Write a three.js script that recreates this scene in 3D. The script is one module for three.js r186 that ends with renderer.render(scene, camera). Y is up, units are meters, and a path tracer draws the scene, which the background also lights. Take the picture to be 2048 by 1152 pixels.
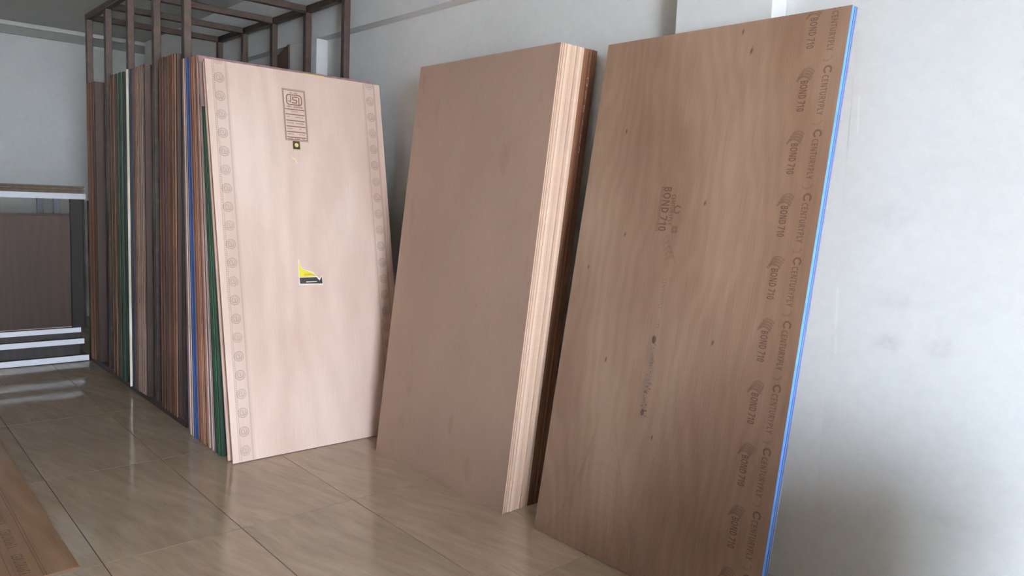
import * as THREE from 'three';
import { ImprovedNoise } from 'three/addons/math/ImprovedNoise.js';

// ------------------------------------------------------------------ camera, sky, exposure
const scene = new THREE.Scene();
const camera = new THREE.PerspectiveCamera(2 * Math.atan(576 / 1518.1) * 180 / Math.PI, 2048 / 1152, 0.05, 200);
camera.rotation.order = 'YXZ';
camera.position.set(1.8484, 1.6165, 3.4901);
camera.rotation.set(-0.1119, 0.8384, 0.043);
scene.add(camera);

const renderer = new THREE.WebGLRenderer({ antialias: true });
renderer.toneMapping = THREE.LinearToneMapping;
renderer.toneMappingExposure = 1.33;
renderer.shadowMap.enabled = true;

{ // bright, thinly clouded sky: pale near the horizon, bluer overhead
  const W = 512, H = 256, d = new Float32Array(W * H * 4), n = new ImprovedNoise();
  for (let j = 0; j < H; j++) for (let i = 0; i < W; i++) {
    const el = (j + 0.5) / H * Math.PI - Math.PI / 2, az = i / W * Math.PI * 2;
    const h = Math.max(0, Math.sin(el)), r = Math.cos(el);
    const c = 0.06 * n.noise(Math.cos(az) * r * 3, h * 5, Math.sin(az) * r * 3), k = (j * W + i) * 4;
    d[k] = 0.905 - 0.18 * h + c; d[k + 1] = 1.0 - 0.10 * h + c; d[k + 2] = 1.15 + 0.02 * h + c; d[k + 3] = 1;
  }
  const t = new THREE.DataTexture(d, W, H, THREE.RGBAFormat, THREE.FloatType);
  t.mapping = THREE.EquirectangularReflectionMapping; t.magFilter = THREE.LinearFilter; t.needsUpdate = true;
  scene.background = t;
  scene.backgroundIntensity = 36;
}
// high sun behind the building: it lights the street outside, never the room
const sun = new THREE.DirectionalLight(0xfff8f0, 860);
sun.position.set(0, 22, -9); sun.target.position.set(9, 0, 3);
sun.castShadow = true; sun.shadow.mapSize.set(2048, 2048);
Object.assign(sun.shadow.camera, { left: -16, right: 16, top: 16, bottom: -16, near: 1, far: 60 });
scene.add(sun, sun.target);

// ------------------------------------------------------------------ helpers
let seed = 7;
const rnd = () => { seed = (seed * 1664525 + 1013904223) >>> 0; return seed / 4294967296; };
const noise = new ImprovedNoise();
const N = (x, y, z = 0) => noise.noise(x, y, z);
const fbm = (x, y, z, o = 4) => { let s = 0, a = 0.5; for (let i = 0; i < o; i++) { s += a * N(x, y, z + i * 7.3); x *= 2.03; y *= 2.03; a *= 0.5; } return s; };
const used = {};
function numbered(name) {
  if (!(name in used)) { used[name] = 0; return name; }
  used[name]++; return name + '_' + String(used[name]).padStart(3, '0');
}
function tag(o, label, category, group) { o.userData.label = label; o.userData.category = category; if (group) o.userData.group = group; return o; }
function shade(o) { o.traverse((m) => { if (m.isMesh) { m.castShadow = true; m.receiveShadow = true; } }); return o; }
function put(o, name, parent = scene) { o.name = parent === scene ? numbered(name) : name; parent.add(o); shade(o); return o; }
function structure(o, name) { put(o, name); o.userData.kind = 'structure'; return o; }

// chamfered box from (x0,y0,z0) to (x1,y1,z1); uv in metres times (su, sv), measured from the low corner
function cbox(x0, y0, z0, x1, y1, z1, c = 0.001, su = 1, sv = 1) {
  const lo = [x0, y0, z0], hi = [x1, y1, z1], pos = [], nor = [], uv = [];
  const vert = (s, ax) => [0, 1, 2].map((a) => { const b = s[a] > 0 ? hi[a] : lo[a]; return a === ax ? b : b - s[a] * c; });
  const push = (pts, n) => {
    const A = new THREE.Vector3(...pts[0]), B = new THREE.Vector3(...pts[1]), C = new THREE.Vector3(...pts[2]);
    const g = B.clone().sub(A).cross(C.clone().sub(A));
    if (g.dot(new THREE.Vector3(...n)) < 0) pts = pts.slice().reverse();
    const ab = n.map(Math.abs), ax = ab[0] >= ab[1] && ab[0] >= ab[2] ? 0 : ab[2] >= ab[1] ? 2 : 1;
    const idx = pts.length === 4 ? [0, 1, 2, 0, 2, 3] : [0, 1, 2];
    const l = Math.hypot(...n);
    for (const i of idx) {
      const p = pts[i]; pos.push(...p); nor.push(n[0] / l, n[1] / l, n[2] / l);
      const q = [p[0] - x0, p[1] - y0, p[2] - z0];
      uv.push(...(ax === 0 ? [q[2] * su, q[1] * sv] : ax === 1 ? [q[0] * su, q[2] * sv] : [q[0] * su, q[1] * sv]));
    }
  };
  for (let a = 0; a < 3; a++) for (const s of [-1, 1]) {
    const b = (a + 1) % 3, e = (a + 2) % 3, mk = (p, q) => { const t = [0, 0, 0]; t[a] = s; t[b] = p; t[e] = q; return vert(t, a); };
    const n = [0, 0, 0]; n[a] = s; push([mk(-1, -1), mk(1, -1), mk(1, 1), mk(-1, 1)], n);
  }
  if (c > 0) {
    for (let e = 0; e < 3; e++) for (const s of [-1, 1]) for (const t of [-1, 1]) {
      const a = (e + 1) % 3, b = (e + 2) % 3, mk = (ax, q) => { const v = [0, 0, 0]; v[a] = s; v[b] = t; v[e] = q; return vert(v, ax); };
      const n = [0, 0, 0]; n[a] = s; n[b] = t; push([mk(a, -1), mk(a, 1), mk(b, 1), mk(b, -1)], n);
    }
    for (const s of [-1, 1]) for (const t of [-1, 1]) for (const r of [-1, 1]) push([vert([s, t, r], 0), vert([s, t, r], 1), vert([s, t, r], 2)], [s, t, r]);
  }
  const g = new THREE.BufferGeometry();
  g.setAttribute('position', new THREE.Float32BufferAttribute(pos, 3));
  g.setAttribute('normal', new THREE.Float32BufferAttribute(nor, 3));
  g.setAttribute('uv', new THREE.Float32BufferAttribute(uv, 2));
  return g;
}
// canvas whose pixels come from f(u, v) -> [r, g, b] (0..255, sRGB); u right, v up, both 0..1
function paint(W, H, f, draw) {
  const cv = document.createElement('canvas'); cv.width = W; cv.height = H;
  const ctx = cv.getContext('2d'), im = ctx.createImageData(W, H), d = im.data;
  for (let j = 0; j < H; j++) for (let i = 0; i < W; i++) {
    const c = f((i + 0.5) / W, 1 - (j + 0.5) / H), k = (j * W + i) * 4;
    d[k] = c[0]; d[k + 1] = c[1]; d[k + 2] = c[2]; d[k + 3] = 255;
  }
  ctx.putImageData(im, 0, 0);
  if (draw) draw(ctx, W, H);
  const t = new THREE.CanvasTexture(cv);
  t.colorSpace = THREE.SRGBColorSpace; t.magFilter = THREE.LinearFilter; t.anisotropy = 8;
  return t;
}
const tiled = (t, ru, rv) => { t.wrapS = t.wrapT = THREE.RepeatWrapping; t.repeat.set(ru, rv); return t; };
const mix = (a, b, k) => a.map((x, i) => x + (b[i] - x) * k);
const mat = (o) => new THREE.MeshStandardMaterial(o);

// ------------------------------------------------------------------ materials of the room
const plaster = paint(1024, 1024, (u, v) => {
  const s = fbm(u * 6, v * 6, 1) * 7 + fbm(u * 40, v * 40, 3, 3) * 5 + (rnd() - 0.5) * 3;
  return [238 + s, 239 + s, 237 + s];
});
const plasterBump = paint(512, 512, (u, v) => { const s = 128 + fbm(u * 60, v * 60, 5, 3) * 90; return [s, s, s]; });
plasterBump.colorSpace = THREE.NoColorSpace;
tiled(plaster, 0.5, 0.5); tiled(plasterBump, 0.8, 0.8);
const wallM = mat({ map: plaster, bumpMap: plasterBump, bumpScale: 0.0012, roughness: 0.72 });
const ceilM = mat({ map: plaster, color: 0xd6d6d2, roughness: 0.9 });
const trimM = mat({ color: 0xf4f4f0, roughness: 0.5 });
const groundM = mat({ map: tiled(paint(512, 512, (u, v) => { const s = fbm(u * 8, v * 8, 2) * 18 + (rnd() - 0.5) * 10; return [180 + s, 181 + s, 180 + s]; }), 0.3, 0.3), roughness: 0.95 });

// polished beige tiles with long soft veins
const tileMaps = [0, 1, 2, 3, 4].map((k) => paint(1024, 512, (u, v) => {
  const x = u * 1.2, y = v * 0.6, w = fbm(x * 1.6, y * 1.6, k * 9.1) * 0.10;
  const q = y + w + x * 0.22, vein = fbm(x * 3.0 + 4, q * 22, k * 5.7 + 2, 5), cloud = fbm(x * 2, y * 2.5, k * 3 + 40);
  const dark = Math.max(0, fbm(x * 8, q * 60, k * 8 + 17, 4) - 0.16) * 1.8 * Math.max(0, cloud + 0.3);
  const s = vein * 22 + cloud * 20 + (rnd() - 0.5) * 6;
  return mix([192 + s, 172 + s * 0.98, 150 + s * 0.9], [138, 118, 99], Math.min(0.6, dark));
}));
const tileM = tileMaps.map((m, i) => new THREE.MeshPhysicalMaterial({ map: tiled(m, 1 / 1.199, 1 / 0.603), roughness: 0.08, ior: 1.56, color: [0xe4e2e0, 0xdedcd8, 0xe3dfd9, 0xdbd9d6, 0xe6e2de][i] }));
const groutM = mat({ color: 0x4a3527, roughness: 0.9 });

// ------------------------------------------------------------------ the room
const ZW = 0.40, XB = -8.5, XF = 6.0, ZL = 10.5, YC = 3.40;
{
  const floor = new THREE.Group();
  const bed = new THREE.Mesh(cbox(XB - 0.2, -0.2, ZW - 0.2, XF + 0.2, -0.004, ZL + 0.2, 0), groutM);
  put(bed, 'grout', floor);
  const geos = [cbox(0, -0.012, 0, 1.1985, 0, 0.6015, 0.0008), cbox(0, -0.012, 0, 1.1985, 0, 0.6015, 0.0008)];
  { const uv = geos[1].attributes.uv; for (let i = 0; i < uv.count; i++) uv.setXY(i, 1.199 - uv.getX(i), 0.603 - uv.getY(i)); }
  for (let i = -7; i < 6; i++) for (let j = -2; j < 16; j++) {
    const t = new THREE.Mesh(geos[rnd() < 0.5 ? 0 : 1], tileM[Math.floor(rnd() * 5)]);
    t.position.set(-0.394 + 1.202 * i + 0.0017, (rnd() - 0.5) * 0.0002, 1.471 + 0.606 * j + 0.0022);
    put(t, 'tile', floor);
  }
  structure(floor, 'floor');
}
const block = (name, m, ...b) => structure(new THREE.Mesh(cbox(...b, 0.003), m), name);
block('wall_right', wallM, XB - 0.2, -0.2, ZW - 0.2, XF + 0.2, YC + 0.2, ZW);
block('wall_back', wallM, XB - 0.2, -0.2, ZW, XB, YC + 0.2, ZL);
block('wall_left', wallM, XB - 0.2, -0.2, ZL, XF + 0.2, YC + 0.2, ZL + 0.2);
block('ceiling', ceilM, XB - 0.2, YC, ZW - 0.2, XF + 0.2, YC + 0.2, ZL + 0.2);
{ // street end: one wide open shop front
  const g = new THREE.Group(), z0 = 3.3, z1 = 5.1, top = 3.15;
  for (const [name, ...b] of [['wall_pier', XF, -0.2, ZW, XF + 0.2, YC, z0], ['wall_pier', XF, -0.2, z1, XF + 0.2, YC, ZL], ['lintel', XF, top, z0, XF + 0.2, YC, z1]])
    put(new THREE.Mesh(cbox(...b, 0.003), wallM), name, g);
  structure(g, 'wall_front');
}
block('ground', groundM, XF + 0.2, -0.25, -30, 60, -0.1, 40);
block('pillar', wallM, -0.402, 0, ZW, 0.092, YC, 0.512);
block('pillar', wallM, -4.45, 0, ZW, -3.97, 2.87, 0.5);
block('beam', wallM, XB, 2.87, ZW, -0.402, YC, 0.5);
block('beam', mat({ map: plaster, color: 0x9b9c96, roughness: 0.85 }), XB, 3.255, 0.5, XB + 0.02, 3.345, ZL);  // thin band; its grey colour stands in for a shaded underside
block('trim_1', trimM, XB, 3.345, 0.5, XB + 0.05, 3.375, ZL);
{
  const m = paint(1024, 1024, (u, v) => {
    const x = u * 5.6, y = v * 3.4, s = fbm(x * 2.5, y * 2.5, 1) * 7 + fbm(x * 20, y * 20, 3, 3) * 5 + (rnd() - 0.5) * 3;
    let k = 0;
    for (const [a, b, ra, rb, w] of [[0.23, 1.13, 0.05, 0.035, 1], [0.42, 1.14, 0.05, 0.04, 0.8], [0.2, 1.62, 0.07, 0.05, 0.5], [0.25, 1.3, 0.09, 0.03, 0.5], [0.5, 0.5, 0.1, 0.03, 0.5]]) {
      const e = ((x - a) / ra) ** 2 + ((y - b) / rb) ** 2;
      k += w * Math.exp(-e) * (0.5 + 1.6 * Math.max(0, fbm(x * 30, y * 30, 9, 3) + 0.25));
    }
    return mix([236 + s, 237 + s, 235 + s], [150, 148, 144], Math.min(0.4, k * 0.16));
  }, (ctx, W, H) => { // thin pale scrapes beside the plaster edge
    ctx.strokeStyle = 'rgba(250,250,248,0.8)'; ctx.lineWidth = 1;
    for (const [x, y0, y1] of [[0.035, 1.95, 2.1], [0.02, 1.15, 1.32], [0.03, 1.05, 1.12]]) { ctx.beginPath(); ctx.moveTo(x / 5.6 * W, H - y0 / 3.4 * H); ctx.lineTo((x - 0.005) / 5.6 * W, H - y1 / 3.4 * H); ctx.stroke(); }
  });
  structure(new THREE.Mesh(cbox(0.411, 0, ZW, XF, YC, ZW + 0.0006, 0.0005, 1 / 5.589, 1 / 3.4), mat({ map: m, bumpMap: plasterBump, bumpScale: 0.0012, roughness: 0.7 })), 'wall_right_plaster');
}

// ------------------------------------------------------------------ wood
const grainMap = (W, H, w, h, base, deep, z, o) => paint(W, H, (u, v) => {
  const x = u * w, y = v * h;
  const warp = fbm(x * o.wx, y * o.wy, z, 4) * o.amp, r = (x + warp) * o.freq;
  const ring = 0.5 + 0.5 * Math.sin(r * 6.283 + 1.5 * N(x * 3, y * 1.2, z + 3));
  const fib = N(x * 170, y * 5, z + 5) * 0.5 + N(x * 420, y * 14, z + 8) * 0.4;
  const cl = fbm(x * 2.2, y * 0.9, z + 20, 4);
  const k = Math.min(1, Math.max(0, 0.42 + o.ring * (ring - 0.5) + o.fib * fib + o.cloud * cl + (rnd() - 0.5) * 0.05));
  return mix(base, deep, k);
}, o.draw);
// shared pale grain for the many stacked sheets, tinted by each material
const stockGrain = tiled(grainMap(512, 1024, 1.22, 2.44, [255, 252, 248], [196, 188, 178], 11, { wx: 1.6, wy: 0.5, amp: 0.25, freq: 14, ring: 0.35, fib: 0.7, cloud: 0.6 }), 1 / 1.22, 1 / 2.44);
const woodM = {};
const wood = (hex, rough = 0.62) => (woodM[hex] ??= mat({ color: hex, map: stockGrain, roughness: rough }));
const SH = 2.44, SW = 1.22;
const sheetGeo = {};
const stock = (t, h = SH) => (sheetGeo[t + '/' + h] ??= cbox(0, 0, -t, SW, h, 0, Math.min(0.0015, t / 5)));
const ordinal = ['first', 'second', 'third', 'fourth', 'fifth', 'sixth', 'seventh', 'eighth', 'ninth', 'tenth', 'eleventh', 'twelfth', 'thirteenth', 'fourteenth', 'fifteenth', 'sixteenth', 'seventeenth', 'eighteenth', 'nineteenth', 'twentieth', 'twenty-first', 'twenty-second', 'twenty-third', 'twenty-fourth', 'twenty-fifth', 'twenty-sixth', 'twenty-seventh'];

// ------------------------------------------------------------------ steel rack
const PX = [-5.8403, -5.2337, -4.6094, -3.9886, -3.3755], ZF = 1.758, ZB = 0.61, RT = 3.10, TB = 0.05;
{
  const rust = tiled(paint(512, 512, (u, v) => {
    const a = fbm(u * 9, v * 9, 2), b = Math.max(0, fbm(u * 22, v * 22, 6, 4)) * 2.4;
    return mix([52 + a * 24, 44 + a * 22, 41 + a * 20], [78, 48, 36], Math.min(0.7, b));
  }), 1.3, 1.3);
  const steel = mat({ map: rust, roughness: 0.48, metalness: 0.25 });
  const rack = new THREE.Group();
  rack.position.set(PX[0], 0, ZB - TB);
  const add = (name, x0, y0, z0, x1, y1, z1) => put(new THREE.Mesh(cbox(x0 - PX[0], y0, z0 - ZB + TB, x1 - PX[0], y1, z1 - ZB + TB, 0.004), steel), name, rack);
  for (const x of PX) {
    add('post', x, 0, ZF - TB, x + TB, RT - TB, ZF);
    add('post', x, 0, ZB - TB, x + TB, RT - TB, ZB);
    add('cross_rail', x, RT - TB, ZB + 0.0005, x + TB, RT, ZF - TB - 0.0005);
    add('floor_rail', x, 0, ZB + 0.0005, x + TB, TB, ZF - TB - 0.0005);
  }
  add('top_rail', PX[0], RT - TB, ZF - TB, PX[4] + TB, RT, ZF);
  add('top_rail', PX[0], RT - TB, ZB - TB, PX[4] + TB, RT, ZB);
  for (let i = 0; i < 4; i++) for (const z of [ZF - TB, ZB - TB]) add('bottom_rail', PX[i] + TB + 0.0005, 0, z, PX[i + 1] - 0.0005, TB, z + TB);
  tag(rack, 'tall dark rusty square tube steel rack holding upright plywood sheets along the wall', 'rack');
  put(rack, 'storage_rack');
}

// sheets standing in the bays: [colour word, hex, thickness]
const C = {
  tan: ['tan', 0xb8906c], pink: ['pinkish brown', 0xb48a76], red: ['red-brown', 0x8c4d38], brown: ['dark brown', 0x5f3a2a], green: ['green', 0x2f5c3d], dgreen: ['dark green', 0x1f3b2b],
  blue: ['blue', 0x35589e], cream: ['cream', 0xe6d3b8], white: ['white', 0xf1efe9], mauve: ['mauve', 0xa38184], grey: ['grey', 0x85807c], pale: ['pale pink', 0xdcbcae], ochre: ['ochre', 0xa5794a], black: ['blackish', 0x2c2523],
};
function sheet([word, hex], t, x, y, z, lean, label, group, h) {
  const s = new THREE.Mesh(stock(t, h), wood(hex));
  s.rotation.set(0, Math.PI / 2, lean, 'ZYX');
  s.position.set(x, y + t * Math.sin(Math.max(0, lean)) + 0.0004, z);
  tag(s, label, 'plywood sheet', group);
  return put(s, 'plywood_sheet');
}
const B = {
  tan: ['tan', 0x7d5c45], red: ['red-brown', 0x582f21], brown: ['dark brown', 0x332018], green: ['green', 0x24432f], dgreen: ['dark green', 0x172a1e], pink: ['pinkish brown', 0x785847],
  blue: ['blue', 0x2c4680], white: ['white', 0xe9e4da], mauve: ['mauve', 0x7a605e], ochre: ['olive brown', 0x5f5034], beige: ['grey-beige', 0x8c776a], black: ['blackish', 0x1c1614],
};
const bays = [
  ['farthest rack bay', -5.755, 'tan brown tan red tan tan brown red tan brown red brown tan red brown brown', 0.0165],
  ['second farthest rack bay', -5.005, 'tan tan brown ochre tan red green dgreen ochre green dgreen green dgreen green dgreen dgreen', 0.0235],
  ['second nearest rack bay', -4.50, 'white dgreen black blue mauve mauve pink tan pink beige beige pink beige beige beige beige beige brown brown', 0.0215],
  ['nearest rack bay', -3.915, 'brown red brown red brown black tan brown tan red tan brown red tan tan red brown tan red tan tan brown', 0.0225],
];
for (const [where, x0, list, step] of bays) {
  const seq = list.split(' ');
  seq.forEach((c, i) => {
    const t = c === 'white' ? 0.008 : step > 0.02 ? (rnd() < 0.7 ? 0.018 : 0.015) : 0.0145;
    const deepBack = where.startsWith('nearest') && i < 6 ? -0.05 : 0;
    sheet(B[c], t, x0 + step * (i + 1), TB, 1.776 + deepBack + (c === 'white' ? 0.012 : 0) + (rnd() - 0.5) * 0.012, 0.001 + rnd() * 0.0002,
      `${B[c][0]} edged plywood sheet, ${ordinal[i]} from left in the ${where}`, 'sheets standing in the rack bays');
  });
}
// the leaning stack outside the last post: [kind, base x, top x, thickness]
const lean = [];
const L = (c, xb, xt, t, h = SH) => lean.push([c, xb, xt, t, h]);
L('mauve', -3.200, -3.301, 0.017); L('mauve', -3.178, -3.284, 0.014); L('white', -3.160, -3.273, 0.006); L('tan', -3.141, -3.256, 0.014); L('cream', -3.122, -3.240, 0.009);
L('blue', -3.092, -3.218, 0.0185); L('blue', -3.066, -3.198, 0.0185); L('blue', -3.040, -3.178, 0.0185);
'pink red pink tan pink red pink pale'.split(' ').forEach((c, i) => L(c, -3.012 + i * 0.0265, -3.159 + i * 0.0182, 0.0160));
L('mauve', -2.805, -3.018, 0.0105); L('grey', -2.786, -3.004, 0.0100, 2.41); L('white', -2.772, -2.968, 0.004, 2.1); L('mauve', -2.754, -2.988, 0.008, 2.40);
L('dgreen', -2.724, -2.945, 0.0118, 2.13); L('green', -2.694, -2.9327, 0.0118, 2.13); L('green', -2.664, -2.9204, 0.0118, 2.13); L('dgreen', -2.636, -2.9081, 0.0118, 2.13); L('pale', -2.534, -2.936, 0.011, 2.415);
lean.forEach(([c, xb, xt, t, h], i) => sheet(C[c], t, xb, 0, 1.778 + (rnd() - 0.5) * 0.004, Math.asin((xb - xt) / h),
  `${C[c][0]} edged plywood sheet, ${ordinal[i]} from left in the leaning stack beside the rack`, 'sheets leaning outside the rack', h));

// ------------------------------------------------------------------ pale printed sheet in front of the stack
{
  const w = SW, h = SH;
  const INK = (a) => `rgba(92,62,50,${a})`;
  const map = grainMap(1024, 2048, w, h, [236, 211, 196], [203, 172, 154], 31, {
    wx: 1.3, wy: 0.42, amp: 0.62, freq: 4, ring: 0.16, fib: 0.22, cloud: 0.9,
    draw(ctx, W, H) {
      const X = (u) => u / w * W, Y = (v) => H - v / h * H, S = W / w;
      const bands = (u, side) => {
        for (let k = 0; k < 22; k++) {
          const v = 2.448 - 0.1135 * k - (side > 0 ? 0.02 : 0), cx = X(u), cy = Y(v);
          const a = 0.19 + 0.08 * Math.abs(Math.sin(k * 2.1));
          ctx.strokeStyle = INK(a); ctx.lineWidth = 4; ctx.beginPath(); ctx.arc(cx, cy, 0.029 * S, 0, 7); ctx.stroke();
          ctx.fillStyle = INK(0.08); ctx.beginPath(); ctx.arc(cx, cy, 0.026 * S, 0, 7); ctx.fill();
          ctx.lineWidth = 2.4; ctx.strokeStyle = INK(a + 0.05);
          ctx.beginPath(); ctx.arc(cx, cy, 0.017 * S, 2.0, 4.4); ctx.moveTo(cx + 0.016 * S, cy - 0.008 * S); ctx.arc(cx, cy, 0.018 * S, -0.5, 1.1); ctx.stroke();
          ctx.beginPath(); ctx.moveTo(cx - 0.012 * S, cy + 0.014 * S); ctx.lineTo(cx + 0.014 * S, cy + 0.014 * S); ctx.moveTo(cx, cy - 0.012 * S); ctx.lineTo(cx + 0.005 * S, cy + 0.012 * S); ctx.stroke();
        }
      };
      ctx.fillStyle = INK(0.06); for (const [u0, u1] of [[0.040, 0.142], [1.075, 1.18]]) ctx.fillRect(X(u0), 0, (u1 - u0) * S, H);
      bands(0.080, -1); bands(1.135, 1);
      ctx.strokeStyle = INK(0.22); ctx.lineWidth = 2;
      for (const u of [0.040, 0.053, 1.172, 1.18]) { ctx.beginPath(); ctx.moveTo(X(u), 0); ctx.lineTo(X(u), H); ctx.stroke(); }
      for (let v = 0.02; v < h; v += 0.012) { ctx.strokeStyle = INK(0.10 + 0.22 * (N(v * 3.1, 2.2) > 0)); ctx.beginPath(); ctx.moveTo(X(0.040), Y(v)); ctx.lineTo(X(0.053), Y(v)); ctx.stroke(); }
      ctx.strokeStyle = INK(0.12); ctx.lineWidth = 9;
      for (const u of [0.125, 1.092, 1.172]) { ctx.beginPath(); ctx.moveTo(X(u), 0); ctx.lineTo(X(u), H); ctx.stroke(); }
      // the certification stamp
      ctx.save(); ctx.translate(X(0.484), Y(2.322)); const sw = 0.156 * S, sh = 0.336 * S;
      ctx.strokeStyle = INK(0.85); ctx.lineWidth = 2.6; ctx.strokeRect(0, 0, sw, sh); ctx.lineWidth = 3.4; ctx.strokeRect(5, 6, sw - 10, sh - 12);
      ctx.fillStyle = INK(0.9); ctx.textAlign = 'center'; ctx.font = 'bold 13px sans-serif'; ctx.fillText('IS : 303', sw / 2, 24);
      ctx.lineWidth = 5; ctx.lineJoin = 'round'; ctx.lineCap = 'round'; ctx.strokeStyle = INK(0.95);
      const lx = 22, ly = 30, lw = sw - 44, lh = 54;
      ctx.beginPath(); ctx.roundRect(lx, ly, lw, lh, 15); ctx.stroke();
      ctx.lineWidth = 5; ctx.beginPath();
      ctx.moveTo(lx + lw * 0.28, ly + 7); ctx.lineTo(lx + lw * 0.28, ly + lh * 0.62); ctx.quadraticCurveTo(lx + lw * 0.28, ly + lh - 12, lx + lw * 0.14, ly + lh * 0.62);
      ctx.moveTo(lx + lw * 0.72, ly + 11); ctx.lineTo(lx + lw * 0.42, ly + 11); ctx.lineTo(lx + lw * 0.42, ly + lh * 0.5); ctx.lineTo(lx + lw * 0.66, ly + lh * 0.5); ctx.lineTo(lx + lw * 0.66, ly + lh - 11); ctx.lineTo(lx + lw * 0.34, ly + lh - 11);
      ctx.moveTo(lx + lw * 0.82, ly + 12); ctx.lineTo(lx + lw * 0.82, ly + lh - 3); ctx.stroke();
      ctx.fillStyle = INK(0.9); ctx.font = 'bold 14px sans-serif'; ctx.fillText('CM/L  5507506', sw / 2, 101, sw - 22);
      ctx.lineWidth = 5.2; ctx.lineCap = 'butt';
      const rows = [110, 138, 172, 204, 234, 264];
      for (const y of rows) { ctx.strokeStyle = INK(0.8); ctx.beginPath(); ctx.moveTo(10, y); ctx.lineTo(sw - 10, y); ctx.stroke(); }
      ctx.restore();
      ctx.save(); ctx.translate(X(0.484), Y(2.322)); ctx.fillStyle = INK(0.62);
      for (const [y, spans] of [[124, [[0.32, 0.66]]], [154, [[0.12, 0.26], [0.5, 0.88]]], [188, [[0.12, 0.44], [0.52, 0.9]]], [219, [[0.12, 0.36], [0.66, 0.78]]], [249, [[0.12, 0.4], [0.62, 0.88]]], [274, [[0.12, 0.36], [0.42, 0.66], [0.74, 0.88]]]])
        for (const [a, b] of spans) for (let x = a * sw; x < b * sw - 4; x += 6) ctx.fillRect(x, y - 4 - rnd() * 2, 2.2 + rnd() * 2, 6);
      ctx.restore();
    },
  });
  const t = 0.018;
  const s = new THREE.Group();
  s.rotation.set(0, Math.PI / 2, 0.1853, 'ZYX'); s.position.set(-2.4695, t * Math.sin(0.1853) + 0.0004, 1.774);
  put(new THREE.Mesh(cbox(0, 0, -t, w, h, -0.0006, 0.001), wood(0xd3ab92)), 'plywood_core', s);
  put(new THREE.Mesh(cbox(0, 0, -0.0006, w, h, 0, 0.0002, 1 / w, 1 / h), mat({ map, roughness: 0.5 })), 'face_veneer', s);
  // hologram seal
  const seal = put(new THREE.Mesh(cbox(0.531, 1.930, 0.0002, 0.580, 1.983, 0.0008, 0.0001), mat({ color: 0x54441e, roughness: 0.45, metalness: 0.4 })), 'hologram_seal', s);
  seal.userData.label = 'small gold hologram seal';
  const disc = put(new THREE.Mesh(new THREE.CylinderGeometry(0.0135, 0.0135, 0.0005, 28), mat({ color: 0xeadba0, roughness: 0.4, metalness: 0.2 })), 'seal_disc', seal);
  disc.rotation.x = Math.PI / 2; disc.position.set(0.556, 1.957, 0.0010);
  const paper = (name, pts, hex, label, z = 0.0003) => {
    const sh = new THREE.Shape(pts.map((p) => new THREE.Vector2(...p)));
    const m = put(new THREE.Mesh(new THREE.ExtrudeGeometry(sh, { depth: 0.0004, bevelEnabled: false }), mat({ color: hex, roughness: 0.6 })), name, s);
    m.position.z = z; m.userData.label = label; return m;
  };
  paper('paper_scrap', [[0.512, 1.886], [0.522, 1.880], [0.545, 1.862], [0.556, 1.842], [0.548, 1.838], [0.538, 1.856], [0.519, 1.870]], 0xe9dcae, 'torn pale yellow scrap');
  paper('sticker_backing', [[0.507, 1.205], [0.512, 1.216], [0.519, 1.180], [0.535, 1.150], [0.600, 1.132], [0.633, 1.104], [0.649, 1.082], [0.669, 1.106], [0.673, 1.041], [0.503, 1.048]], 0xeee6e0, 'torn white paper of the label');
  paper('label_yellow', [[0.511, 1.200], [0.518, 1.175], [0.531, 1.148], [0.595, 1.126], [0.626, 1.100], [0.510, 1.099]], 0xf0e13c, 'torn yellow half of the label', 0.0006);
  paper('label_black', [[0.510, 1.094], [0.628, 1.094], [0.648, 1.071], [0.666, 1.097], [0.668, 1.051], [0.510, 1.055]], 0x34332f, 'black strip of the label', 0.0006);
  paper('label_line', [[0.553, 1.068], [0.629, 1.068], [0.629, 1.063], [0.553, 1.062]], 0xe8e6dc, 'white line on the label', 0.0009);
  for (const y of [1.119, 1.112, 1.105]) paper('label_line', [[0.541, y], [0.541 + (1.125 - y) * 4 + 0.03, y], [0.541 + (1.125 - y) * 4 + 0.03, y - 0.0022], [0.541, y - 0.0022]], 0xb58f2a, 'brown line of print on the label', 0.0009);
  const strip = put(new THREE.Mesh(cbox(0.645, h - 0.006, -t - 0.0006, 0.800, h + 0.010, -t + 0.003, 0.0002), mat({ color: 0xd8b83c, roughness: 0.6 })), 'yellow_tape', s);
  strip.userData.label = 'yellow tape along the top edge';
  tag(s, 'pale pinkish plywood sheet with circle print borders, dark stamp and torn yellow label', 'plywood sheet');
  put(s, 'printed_plywood_sheet');
}

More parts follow.
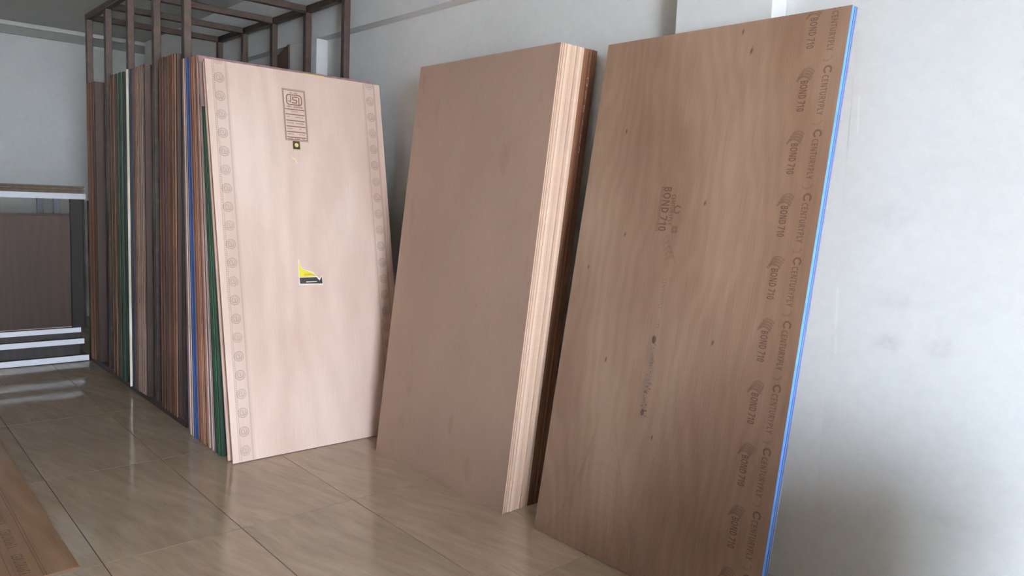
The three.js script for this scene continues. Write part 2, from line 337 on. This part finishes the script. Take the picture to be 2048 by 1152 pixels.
// ------------------------------------------------------------------ middle stack of plain brown boards
{
  const w = 1.239, h = 2.451, a = 0.1077, x0 = -2.218, z0 = 0.9481;
  const faceMap = paint(1024, 2048, (u, v) => {
    const x = u * w, y = v * h, s = fbm(x * 2.5, y * 1.2, 3) * 10 + N(x * 190, y * 12, 7) * 5 + N(x * 420, y * 420, 9) * 5 + (rnd() - 0.5) * 5;
    const p = Math.max(0, fbm(x * 9, y * 3, 12, 4) - 0.22) * 40;
    return [167 + s - p, 138 + s * 0.95 - p, 120 + s * 0.9 - p];
  }, (ctx, W, H) => {
    ctx.fillStyle = 'rgba(80,55,45,0.35)';
    for (const [u, v, l] of [[0.05, 2.1, 0.03], [0.07, 2.085, 0.02], [0.82, 1.05, 0.012]]) ctx.fillRect(u / w * W, H - v / h * H, 3, l / h * H);
  });
  const faceM = mat({ map: faceMap, roughness: 0.68 });
  const edgeMap = paint(256, 1024, (u, v) => { const k = N(u * 40, v * 30, 4) * 6 + N(u * 9, v * 300, 6) * 5 + (rnd() - 0.5) * 6; return [246 + k, 245 + k, 243 + k]; });
  tiled(edgeMap, 1 / 0.3, 1 / 2.45);
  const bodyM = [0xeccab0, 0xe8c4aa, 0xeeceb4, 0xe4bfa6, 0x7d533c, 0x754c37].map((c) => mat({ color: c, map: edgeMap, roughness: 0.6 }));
  // pale hand-written strokes on two board edges
  const scrawl = (k) => paint(32, 2048, (u, v) => { const s = N(u * 3, v * 160, k) * 8 + (rnd() - 0.5) * 6; return k === 1 ? [125 + s, 83 + s, 60 + s] : [238 + s, 208 + s, 186 + s]; }, (ctx, W, H) => {
    ctx.strokeStyle = 'rgba(250,236,222,0.9)'; ctx.lineWidth = 3; ctx.lineCap = 'round';
    const Y = (v) => H - v / h * H, arc = (v, r, s0, s1) => { ctx.beginPath(); ctx.ellipse(16, Y(v), 10, r / h * H, 0, s0, s1); ctx.stroke(); };
    const bar = (v0, v1, x = 16, d = 3) => { ctx.beginPath(); ctx.moveTo(x + d, Y(v0)); ctx.lineTo(x - d, Y(v1)); ctx.stroke(); };
    if (k === 1) { arc(2.28, 0.022, 0.4, 5.4); bar(2.235, 2.19); arc(2.14, 0.016, 3, 8); bar(2.08, 2.05); bar(2.0, 1.96); arc(1.92, 0.014, 1, 5); }
    else if (k === 3) { ctx.fillStyle = 'rgba(250,240,230,0.9)'; for (const [x, v, r] of [[10, 1.652, 7], [18, 1.585, 9], [23, 1.572, 7], [26, 1.535, 7], [8, 1.60, 4]]) { ctx.beginPath(); ctx.ellipse(x, Y(v), r * 0.6, r, 0, 0, 7); ctx.fill(); } }
    else { bar(2.33, 2.29); bar(2.26, 2.22); bar(2.18, 2.165); bar(2.12, 2.105); arc(2.06, 0.012, 3.4, 8); arc(2.02, 0.012, 1, 5); bar(1.975, 1.94); arc(1.89, 0.016, 0, 6.2); arc(1.855, 0.013, 0.6, 6); bar(1.5, 1.47); bar(1.46, 1.44); }
  });
  const seq = [[0.009, 0.006], [0.009, 0.0055], [0.0165, 0.0012], [0.0175, 0.001], [0.0175, 0.001], [0.017, 0.001], [0.0175, 0.004], [0.0175, 0.001], [0.017, 0.001], [0.0175, 0.001], [0.0175, 0.001], [0.017, 0.005], [0.0175, 0.006], [0.0175, 0.001], [0.0175, 0]];
  let off = 0;
  const where = ['frontmost plain brown board of the middle stack, its whole smooth face showing', 'thin brown board second from front of the middle stack, behind a narrow gap'];
  seq.forEach(([t, gap], i) => {
    const s = new THREE.Group(), dx = i === 0 ? 0 : (rnd() - 0.5) * 0.004;
    s.rotation.x = -a; s.position.set(x0, t * Math.sin(a) + 0.0004, z0 - off / Math.cos(a));
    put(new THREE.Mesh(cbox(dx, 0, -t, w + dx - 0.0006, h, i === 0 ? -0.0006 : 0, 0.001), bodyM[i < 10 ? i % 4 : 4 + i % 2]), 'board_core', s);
    if (i === 0) put(new THREE.Mesh(cbox(0, 0, -0.0006, w, h, 0, 0.0002, 1 / w, 1 / h), faceM), 'face_veneer', s);
    if (i === 3 || i === 8 || i === 12) {
      const g = cbox(w + dx - 0.0006, 0, -t, w + dx, h, 0, 0.0001, 1 / t, 1 / h);
      put(new THREE.Mesh(g, mat({ map: scrawl(i === 12 ? 1 : i === 3 ? 3 : 2), roughness: 0.6 })), 'marked_edge', s).userData.label = i === 3 ? 'board edge with white paint spots' : 'board edge with pale handwritten strokes';
    }
    tag(s, where[i] ?? `plain brown board, ${ordinal[i]} from the front in the middle stack${i === 8 || i === 12 ? ', pale handwriting on its edge' : i === 3 ? ', white spots on its edge' : ''}`, 'board', 'boards of the middle leaning stack');
    put(s, 'brown_board');
    off += t + gap;
  });
}

// ------------------------------------------------------------------ right-hand sheets with blue edges
{
  const w = SW, h = SH, a = 0.1481, x0 = -0.759, z0 = 0.929;
  const INK = (k) => `rgba(70,44,34,${k})`;
  const map = grainMap(1024, 2048, w, h, [168, 138, 116], [126, 95, 76], 57, {
    wx: 1.25, wy: 0.5, amp: 0.5, freq: 15, ring: 0.15, fib: 0.27, cloud: 1.1,
    draw(ctx, W, H) {
      const X = (u) => u / w * W, Y = (v) => H - v / h * H, S = W / w;
      // flat-sawn arches and long darker streaks low on the sheet
      for (let i = 0; i < 16; i++) {
        const c = 0.36 + i * 0.004, pk = 0.70 - i * 0.045, hw = 0.08 + 0.014 * i;
        ctx.strokeStyle = `rgba(84,56,42,${0.025 + 0.03 * rnd()})`; ctx.lineWidth = 4 + rnd() * 8;
        ctx.beginPath(); ctx.moveTo(X(c - hw * 1.5 - 0.02), Y(-0.02)); ctx.bezierCurveTo(X(c - hw), Y(pk * 0.75), X(c - hw * 0.75), Y(pk), X(c), Y(pk)); ctx.bezierCurveTo(X(c + hw * 0.75), Y(pk), X(c + hw), Y(pk * 0.75), X(c + hw * 1.2), Y(-0.02)); ctx.stroke();
      }
      for (let i = 0; i < 26; i++) {
        const u = 0.70 + i * 0.011 + (rnd() - 0.5) * 0.01, k = 0.02 + rnd() * 0.05;
        ctx.strokeStyle = `rgba(84,56,42,${k})`; ctx.lineWidth = 2 + rnd() * 5;
        ctx.beginPath(); ctx.moveTo(X(u - 0.16), Y(0)); ctx.bezierCurveTo(X(u - 0.08), Y(0.5), X(u + 0.06), Y(0.8), X(u + 0.04), Y(1.35)); ctx.stroke();
      }
      // pin knots
      for (const [u, v, r] of [[0.815, 2.312, 9], [0.203, 1.997, 7], [0.704, 1.664, 7], [0.292, 1.504, 6], [0.848, 1.08, 7], [0.294, 0.908, 7], [0.095, 1.331, 6], [0.76, 2.40, 7], [0.62, 0.62, 6]]) {
        ctx.fillStyle = 'rgba(70,42,28,0.18)'; ctx.beginPath(); ctx.ellipse(X(u), Y(v), r * 0.9, r * 2.0, 0.15, 0, 7); ctx.fill();
        ctx.fillStyle = 'rgba(52,30,22,0.6)'; ctx.beginPath(); ctx.ellipse(X(u), Y(v), r * 0.38, r, 0.15, 0, 7); ctx.fill();
      }
      const down = (txt, u, v, len, font, ink) => { ctx.save(); ctx.translate(X(u), Y(v)); ctx.rotate(Math.PI / 2); ctx.font = font; ctx.fillStyle = ink; ctx.textBaseline = 'middle'; ctx.fillText(txt, 0, 0, len * S); ctx.restore(); };
      for (let k = 0; k < 10; k++) {
        const v = 2.428 - 0.2495 * k;
        // bent bars above the word
        for (let i = 0; i < 4; i++) { ctx.strokeStyle = INK(0.32 - 0.03 * i); ctx.lineWidth = 7; ctx.beginPath(); ctx.arc(X(1.068 + i * 0.004), Y(v - 0.030 + i * 0.0105), 0.031 * S, -2.7 + i * 0.1, -0.5); ctx.stroke(); }
        down('BOND 710', 1.073, v - 0.013, 0.126, 'bold 35px sans-serif', INK(0.6));
        ctx.strokeStyle = INK(0.52); ctx.lineWidth = 6; ctx.beginPath(); ctx.arc(X(1.161), Y(v + 0.020), 0.014 * S, 0.5 + Math.PI / 2, 5.6 + Math.PI / 2); ctx.stroke();
        down('CENTURYPLY', 1.157, v + 0.001, 0.158, 'bold 31px sans-serif', INK(0.48));
        ctx.strokeStyle = INK(0.16); ctx.lineWidth = 6; ctx.beginPath(); ctx.arc(X(1.150), Y(v - 0.172), 0.022 * S, 0.2, 2.4); ctx.stroke();
      }
      // centre stamp
      down('BOND 710', 0.498, 1.736, 0.205, 'bold 46px sans-serif', INK(0.6));
      down('CENTURYPLY', 0.537, 1.700, 0.140, 'bold 27px sans-serif', INK(0.5));
      down('BOILING WATERPROOF PLYWOOD', 0.470, 1.734, 0.205, 'bold 20px sans-serif', INK(0.52));
      ctx.strokeStyle = INK(0.42); ctx.lineWidth = 6; ctx.beginPath(); ctx.arc(X(0.566), Y(1.632), 0.016 * S, 0.5, 5.8); ctx.stroke();
      ctx.lineWidth = 3; ctx.strokeRect(X(0.553), Y(1.556), 0.026 * S, 0.026 * S); ctx.strokeRect(X(0.559), Y(1.550), 0.014 * S, 0.014 * S);
      down('CENTURYPLY', 0.556, 1.322, 0.14, 'bold 26px sans-serif', INK(0.22));
      ctx.lineWidth = 3; ctx.strokeStyle = INK(0.2); ctx.strokeRect(X(0.55), Y(1.115), 12, 12);
      for (let i = 0; i < 5; i++) { ctx.strokeStyle = INK(0.10); ctx.lineWidth = 10; ctx.beginPath(); ctx.ellipse(X(0.52 + 0.012 * i), Y(1.46 - 0.018 * i), 12 + 3 * i, 44 - 4 * i, 0.3, 3.4, 5.9); ctx.stroke(); }
      // smudged printing low down
      for (let i = 0; i < 36; i++) { const v = 1.02 - rnd() * 0.32; ctx.fillStyle = `rgba(96,92,88,${0.03 + rnd() * 0.05})`; ctx.beginPath(); ctx.ellipse(X(0.545 + (rnd() - 0.5) * 0.05), Y(v), 6 + rnd() * 10, 20 + rnd() * 26, 0.05, 0, 7); ctx.fill(); }
      for (let i = 0; i < 46; i++) { const v = 1.03 - (i / 46) * 0.33 + (rnd() - 0.5) * 0.01; ctx.fillStyle = INK(0.12 + rnd() * 0.45 * (i > 22 ? 1 : 0.45)); ctx.fillRect(X(0.547 + (rnd() - 0.5) * 0.024), Y(v), 3 + rnd() * 12, 2 + rnd() * 5); }
      ctx.fillStyle = INK(0.6); ctx.beginPath(); ctx.ellipse(X(0.55), Y(1.045), 9, 15, 0, 0, 7); ctx.fill();
      ctx.fillStyle = INK(0.55); ctx.beginPath(); ctx.ellipse(X(0.548), Y(0.715), 8, 13, 0, 0, 7); ctx.fill();
    },
  });
  const blueM = mat({ map: tiled(paint(64, 1024, (u, v) => { const s = N(u * 4, v * 60, 3) * 10 + (rnd() - 0.5) * 10; return [98 + s, 164 + s, 240 + s]; }), 1, 1 / 2.44), roughness: 0.45 });
  const blue1 = mat({ color: 0x5a80cc, roughness: 0.5 }), blue2 = mat({ color: 0x8a90ac, roughness: 0.55 });
  const coreM = mat({ color: 0xa07a62, map: stockGrain, roughness: 0.62 });
  const faceM = mat({ map, roughness: 0.36 });
  let off = 0;
  const names = ['large brown plywood sheet with repeated lettering down its right side and blue edge', 'blue-edged plywood sheet directly behind the lettered sheet at right', 'rearmost of the three blue-edged sheets at right, duller edge, against the pillar'];
  for (let i = 0; i < 3; i++) {
    const t = [0.0185, 0.0125, 0.0085][i], s = new THREE.Group(), dx = [0, 0.001, 0.002][i];
    s.rotation.x = -a; s.position.set(x0, t * Math.sin(a) + 0.0004, z0 - off / Math.cos(a));
    put(new THREE.Mesh(cbox(dx, 0, -t, w + dx - 0.0012, h, -0.0006, 0.0008), coreM), 'plywood_core', s);
    put(new THREE.Mesh(cbox(dx, 0, -0.0006, w + dx - 0.0012, h, 0, 0.0002, 1 / w, 1 / h), i ? coreM : faceM), 'face_veneer', s);
    put(new THREE.Mesh(cbox(w + dx - 0.0012, 0, -t, w + dx, h, -0.0003, 0.0003), [blueM, blue1, blue2][i]), 'painted_edge', s).userData.label = i === 2 ? 'dull blue painted edge' : 'bright blue painted edge';
    tag(s, names[i], 'plywood sheet', 'blue-edged sheets leaning at right');
    put(s, 'blue_edged_plywood_sheet');
    off += t + 0.0022;
  }
}

// ------------------------------------------------------------------ thin printed sheet lying on the floor at lower left
{
  const w = 2.44, d = 1.22;
  const map = paint(2048, 1024, (u, v) => { // u along x, v along z (0 at the edge seen in the photograph)
    const x = u * w, y = v * d, warp = fbm(x * 0.5, y * 1.2, 71) * 0.3;
    const s = 12 * Math.sin((y + warp) * 60) * 0.4 + N(x * 5, y * 170, 72) * 9 + fbm(x * 1.2, y * 3, 73) * 34 + (rnd() - 0.5) * 5;
    return [152 + s, 117 + s * 0.95, 86 + s * 0.85];
  }, (ctx, W, H) => {
    const INK = (k) => `rgba(64,36,26,${k})`, X = (x) => x / w * W, Y = (y) => H - y / d * H;
    ctx.strokeStyle = INK(0.5); ctx.lineWidth = 2.5;
    for (const y of [0.118, 0.130, 0.236]) { ctx.beginPath(); ctx.moveTo(0, Y(y)); ctx.lineTo(W, Y(y)); ctx.stroke(); }
    ctx.lineWidth = 2; for (let x = 0; x < w; x += 0.012) { ctx.strokeStyle = INK(0.15 + 0.4 * (N(x * 2.3, 5.1) > 0.05)); ctx.beginPath(); ctx.moveTo(X(x), Y(0.118)); ctx.lineTo(X(x), Y(0.130)); ctx.stroke(); }
    ctx.fillStyle = INK(0.6); ctx.font = 'bold 50px sans-serif'; ctx.textBaseline = 'middle';
    for (let k = 0; k < 8; k++) { ctx.save(); ctx.translate(X(0.06 + 0.30 * k), Y(0.185)); ctx.fillText('CENTURYPLY', 0, 0, 190); ctx.restore(); }
  });
  const s = new THREE.Group(); s.position.set(-4.06, 0.0006, 2.770);
  put(new THREE.Mesh(cbox(0, 0, 0, w, 0.0034, d, 0.0004), mat({ color: 0x8f6243, map: stockGrain, roughness: 0.6 })), 'plywood_core', s);
  const g = cbox(0, 0.0034, 0, w, 0.004, d, 0.0002, 1 / w, 1 / d);
  put(new THREE.Mesh(g, mat({ map, roughness: 0.3 })), 'face_veneer', s);
  tag(s, 'thin orange-brown printed plywood sheet lying flat on the floor tiles at lower left', 'plywood sheet');
  put(s, 'flat_plywood_sheet');
}

// ------------------------------------------------------------------ low stand at the far left with its boards
{
  const x0 = -5.85, z0 = 1.775, z1 = 2.475, dep = 0.62;
  const white = mat({ color: 0xe9ebf2, roughness: 0.35 }), greyM = mat({ color: 0x6b6e72, roughness: 0.5, metalness: 0.3 }), darkM = mat({ map: stockGrain, color: 0x3a3634, roughness: 0.6 });
  const s = new THREE.Group(); s.position.set(x0, 0, z0);
  const add = (name, m, a, b, c, d, e, f, r = 0.003) => put(new THREE.Mesh(cbox(a, b, c, d, e, f, r), m), name, s);
  const W = z1 - z0;
  add('top_board', darkM, -dep, 1.485, 0.0, -0.004, 1.528, W + 0.25);
  add('white_edge', white, -0.004, 1.480, 0.0, 0.0, 1.530, W + 0.25, 0.001);
  for (const [y0, y1, zz] of [[0.006, 0.058, 0], [0.166, 0.214, 0.035], [0.274, 0.318, 0.06]]) {
    const sh = add('shelf', darkM, -dep, y0, zz, -0.004, y1, W);
    put(new THREE.Mesh(cbox(-0.004, y0, zz, 0, y1, W, 0.001), white), 'white_edge', sh);
  }
  for (const y of [[0.058, 0.166], [0.214, 0.274]]) add('riser', darkM, -dep, y[0], 0.06, -0.045, y[1], W);
  add('end_panel', white, -dep, 0.0, W + 0.001, 0.012, 1.480, W + 0.03).userData.label = 'white upright at the left end';
  for (const [x, z] of [[-dep + 0.02, 0.10], [-dep + 0.02, 0.235]]) add('leg', greyM, x, 0.318, z, x + 0.05, 1.485, z + 0.05);
  add('added_side_panel', mat({ color: 0x14100f, roughness: 0.7 }), -0.50, 0.318, 0.010, -0.012, 1.4845, 0.028); add('added_side_panel', mat({ color: 0x14100f, roughness: 0.7 }), -0.045, 0.318, 0.028, -0.012, 1.4845, 0.125);  // black panels added for the dark shadow at the right end
  tag(s, 'dark stand with white-edged top and three white-edged shelves at the far left wall', 'stand');
  put(s, 'display_stand');

  const panel = (x, y0, y1, za, zb, hex, label) => {
    const g = new THREE.Group(); g.position.set(x, y0, za);
    put(new THREE.Mesh(cbox(-0.016, 0.006, 0, 0, y1 - y0, zb - za, 0.001), mat({ color: hex, map: stockGrain, roughness: 0.6 })), 'panel_face', g);
    put(new THREE.Mesh(cbox(-0.016, 0, 0, 0.001, 0.006, zb - za, 0.0005), mat({ color: 0xb7a58f, roughness: 0.5 })), 'light_edge', g).userData.label = 'light lower edge';
    tag(g, label, 'board'); put(g, 'dark_board');
  };
  panel(x0 - 0.055, 0.3185, 1.325, z0 + 0.075, z1 - 0.002, 0x3a261c, 'dark brown board standing upright on the shelf of the white-edged stand');
  panel(x0 - 0.085, 0.3185, 1.345, z0 + 0.08, z1 - 0.002, 0x2a1c15, 'slightly taller blackish board just behind the brown board in the white-edged stand');
  // loose thin sheets lying on top
  const cols = [0x6f6457, 0x7c6a5a, 0x5e5a4c, 0x8a715c, 0x66605a, 0x736555];
  cols.forEach((c, i) => {
    const g = cbox(-dep + 0.02, 0, 0, 0, 0.0095, W + 0.2, 0.001), p = g.attributes.position;
    const m = new THREE.Mesh(g, mat({ color: c, map: stockGrain, roughness: 0.7 }));
    m.position.set(x0 - 0.006 - rnd() * 0.008, 1.5305 + i * 0.0108, z0 + 0.006 + rnd() * 0.01);
    tag(m, `dull brown thin sheet lying on the stand top, ${ordinal[i]} from the bottom`, 'sheet', 'thin sheets lying on the stand');
    put(m, 'thin_sheet');
  });
}
{  // black sheet added to fill the shadowed gap beside the rack
  const m = new THREE.Mesh(cbox(-0.016, 0, 0, 0, 1.47, 1.14, 0.001), mat({ color: 0x17120f, roughness: 0.7 }));
  m.position.set(-5.846, 0.0005, 0.624);
  tag(m, 'added black sheet standing for the dark shadow between the white-edged stand and the rack', 'board');
  put(m, 'gap_shadow_sheet');
}
// short board standing behind the rack, its slanting top showing between two back posts
{
  const sh = new THREE.Shape([[0, 0], [0.24, 0], [0.24, 2.868], [0, 2.79]].map((p) => new THREE.Vector2(...p)));
  const m = new THREE.Mesh(new THREE.ExtrudeGeometry(sh, { depth: 0.016, bevelEnabled: true, bevelSize: 0.001, bevelThickness: 0.001, bevelSegments: 1 }), wood(0x3a2c25));
  m.position.set(-4.647, 0.001, 0.52);
  tag(m, 'dark brown offcut with a slanting top standing between the rack and the wall', 'board');
  put(m, 'slanted_offcut');
}

// ------------------------------------------------------------------ unseen brown sheets and boards added opposite to cut light bounce
{
  const hex = [0x6a4632, 0x5d3b29, 0x734d38, 0x553626, 0x664331];
  for (let i = 0; i < 5; i++) {
    const m = new THREE.Mesh(stock(0.018), wood(hex[i]));
    m.rotation.set(0, Math.PI, 0); m.rotation.order = 'YXZ'; m.rotation.x = -0.13;
    m.position.set(-1.45 + i * 1.26 + SW, 0.0035, ZL - 0.36);
    tag(m, `added unseen brown sheet dimming bounce on the wall opposite, ${ordinal[i]} from the far end`, 'plywood sheet', 'added brown sheets on the opposite wall');
    put(m, 'plywood_sheet');
  }
  for (let k = 0; k < 2; k++) for (let i = 0; i < 12; i++) {  // unseen piles, added as a dark reflection low on the lettered sheet
    const m = new THREE.Mesh(cbox(0, 0, 0, 2.2, 0.042, 0.6, 0.002), wood(i % 3 ? 0x4a3226 : 0x3f2a20));
    m.position.set(-6.2 + k * 2.3 + (rnd() - 0.5) * 0.02, 0.0005 + i * 0.0435, ZL - 0.7 + (rnd() - 0.5) * 0.02);
    tag(m, `added unseen dark board in the ${k ? 'nearer' : 'farther'} pile by the opposite wall, ${ordinal[i]} from the bottom`, 'board', 'added boards lying by the opposite wall');
    put(m, 'added_thick_board');
  }
}
// ------------------------------------------------------------------ unseen counter, added right of the view to shade the foot of the wall
{
  const body = mat({ map: stockGrain, color: 0x7a5238, roughness: 0.5 }), top = mat({ color: 0xcfc8bd, roughness: 0.35 });
  const s = new THREE.Group(); s.position.set(1.56, 0, 1.08);
  const add = (n, m, ...b) => put(new THREE.Mesh(cbox(...b, 0.003), m), n, s);
  add('counter_top', top, -0.02, 0.87, -0.02, 0.40, 0.91, 0.90);
  add('front_panel', body, 0, 0.06, 0, 0.02, 0.87, 0.88); add('back_panel', body, 0.36, 0.06, 0, 0.38, 0.87, 0.88);
  add('added_side_panel', body, 0.02, 0.06, 0, 0.36, 0.87, 0.02); add('added_side_panel', body, 0.02, 0.06, 0.86, 0.36, 0.87, 0.88);
  add('plinth', body, 0.03, 0, 0.03, 0.35, 0.06, 0.85);
  tag(s, 'added unseen brown counter with a pale top, shading the foot of the blue-edged sheets', 'counter');
  put(s, 'added_shade_counter');
}

// unseen low pile of dark boards, added to darken the lettered sheet's foot
{
  for (let i = 0; i < 10; i++) {
    const m = new THREE.Mesh(cbox(0, 0, 0, 0.64, 0.042, 1.0, 0.002), wood(i % 3 ? 0x4a3226 : 0x3f2a20));
    m.position.set(0.86 + (rnd() - 0.5) * 0.006, 0.0005 + i * 0.0435, 1.27 + (rnd() - 0.5) * 0.01);
    tag(m, `added unseen dark plank in the low shading pile beside the counter, ${ordinal[i]} from the bottom`, 'plank', 'planks of the added low shading pile');
    put(m, 'added_shade_plank');
  }
}

renderer.render(scene, camera);
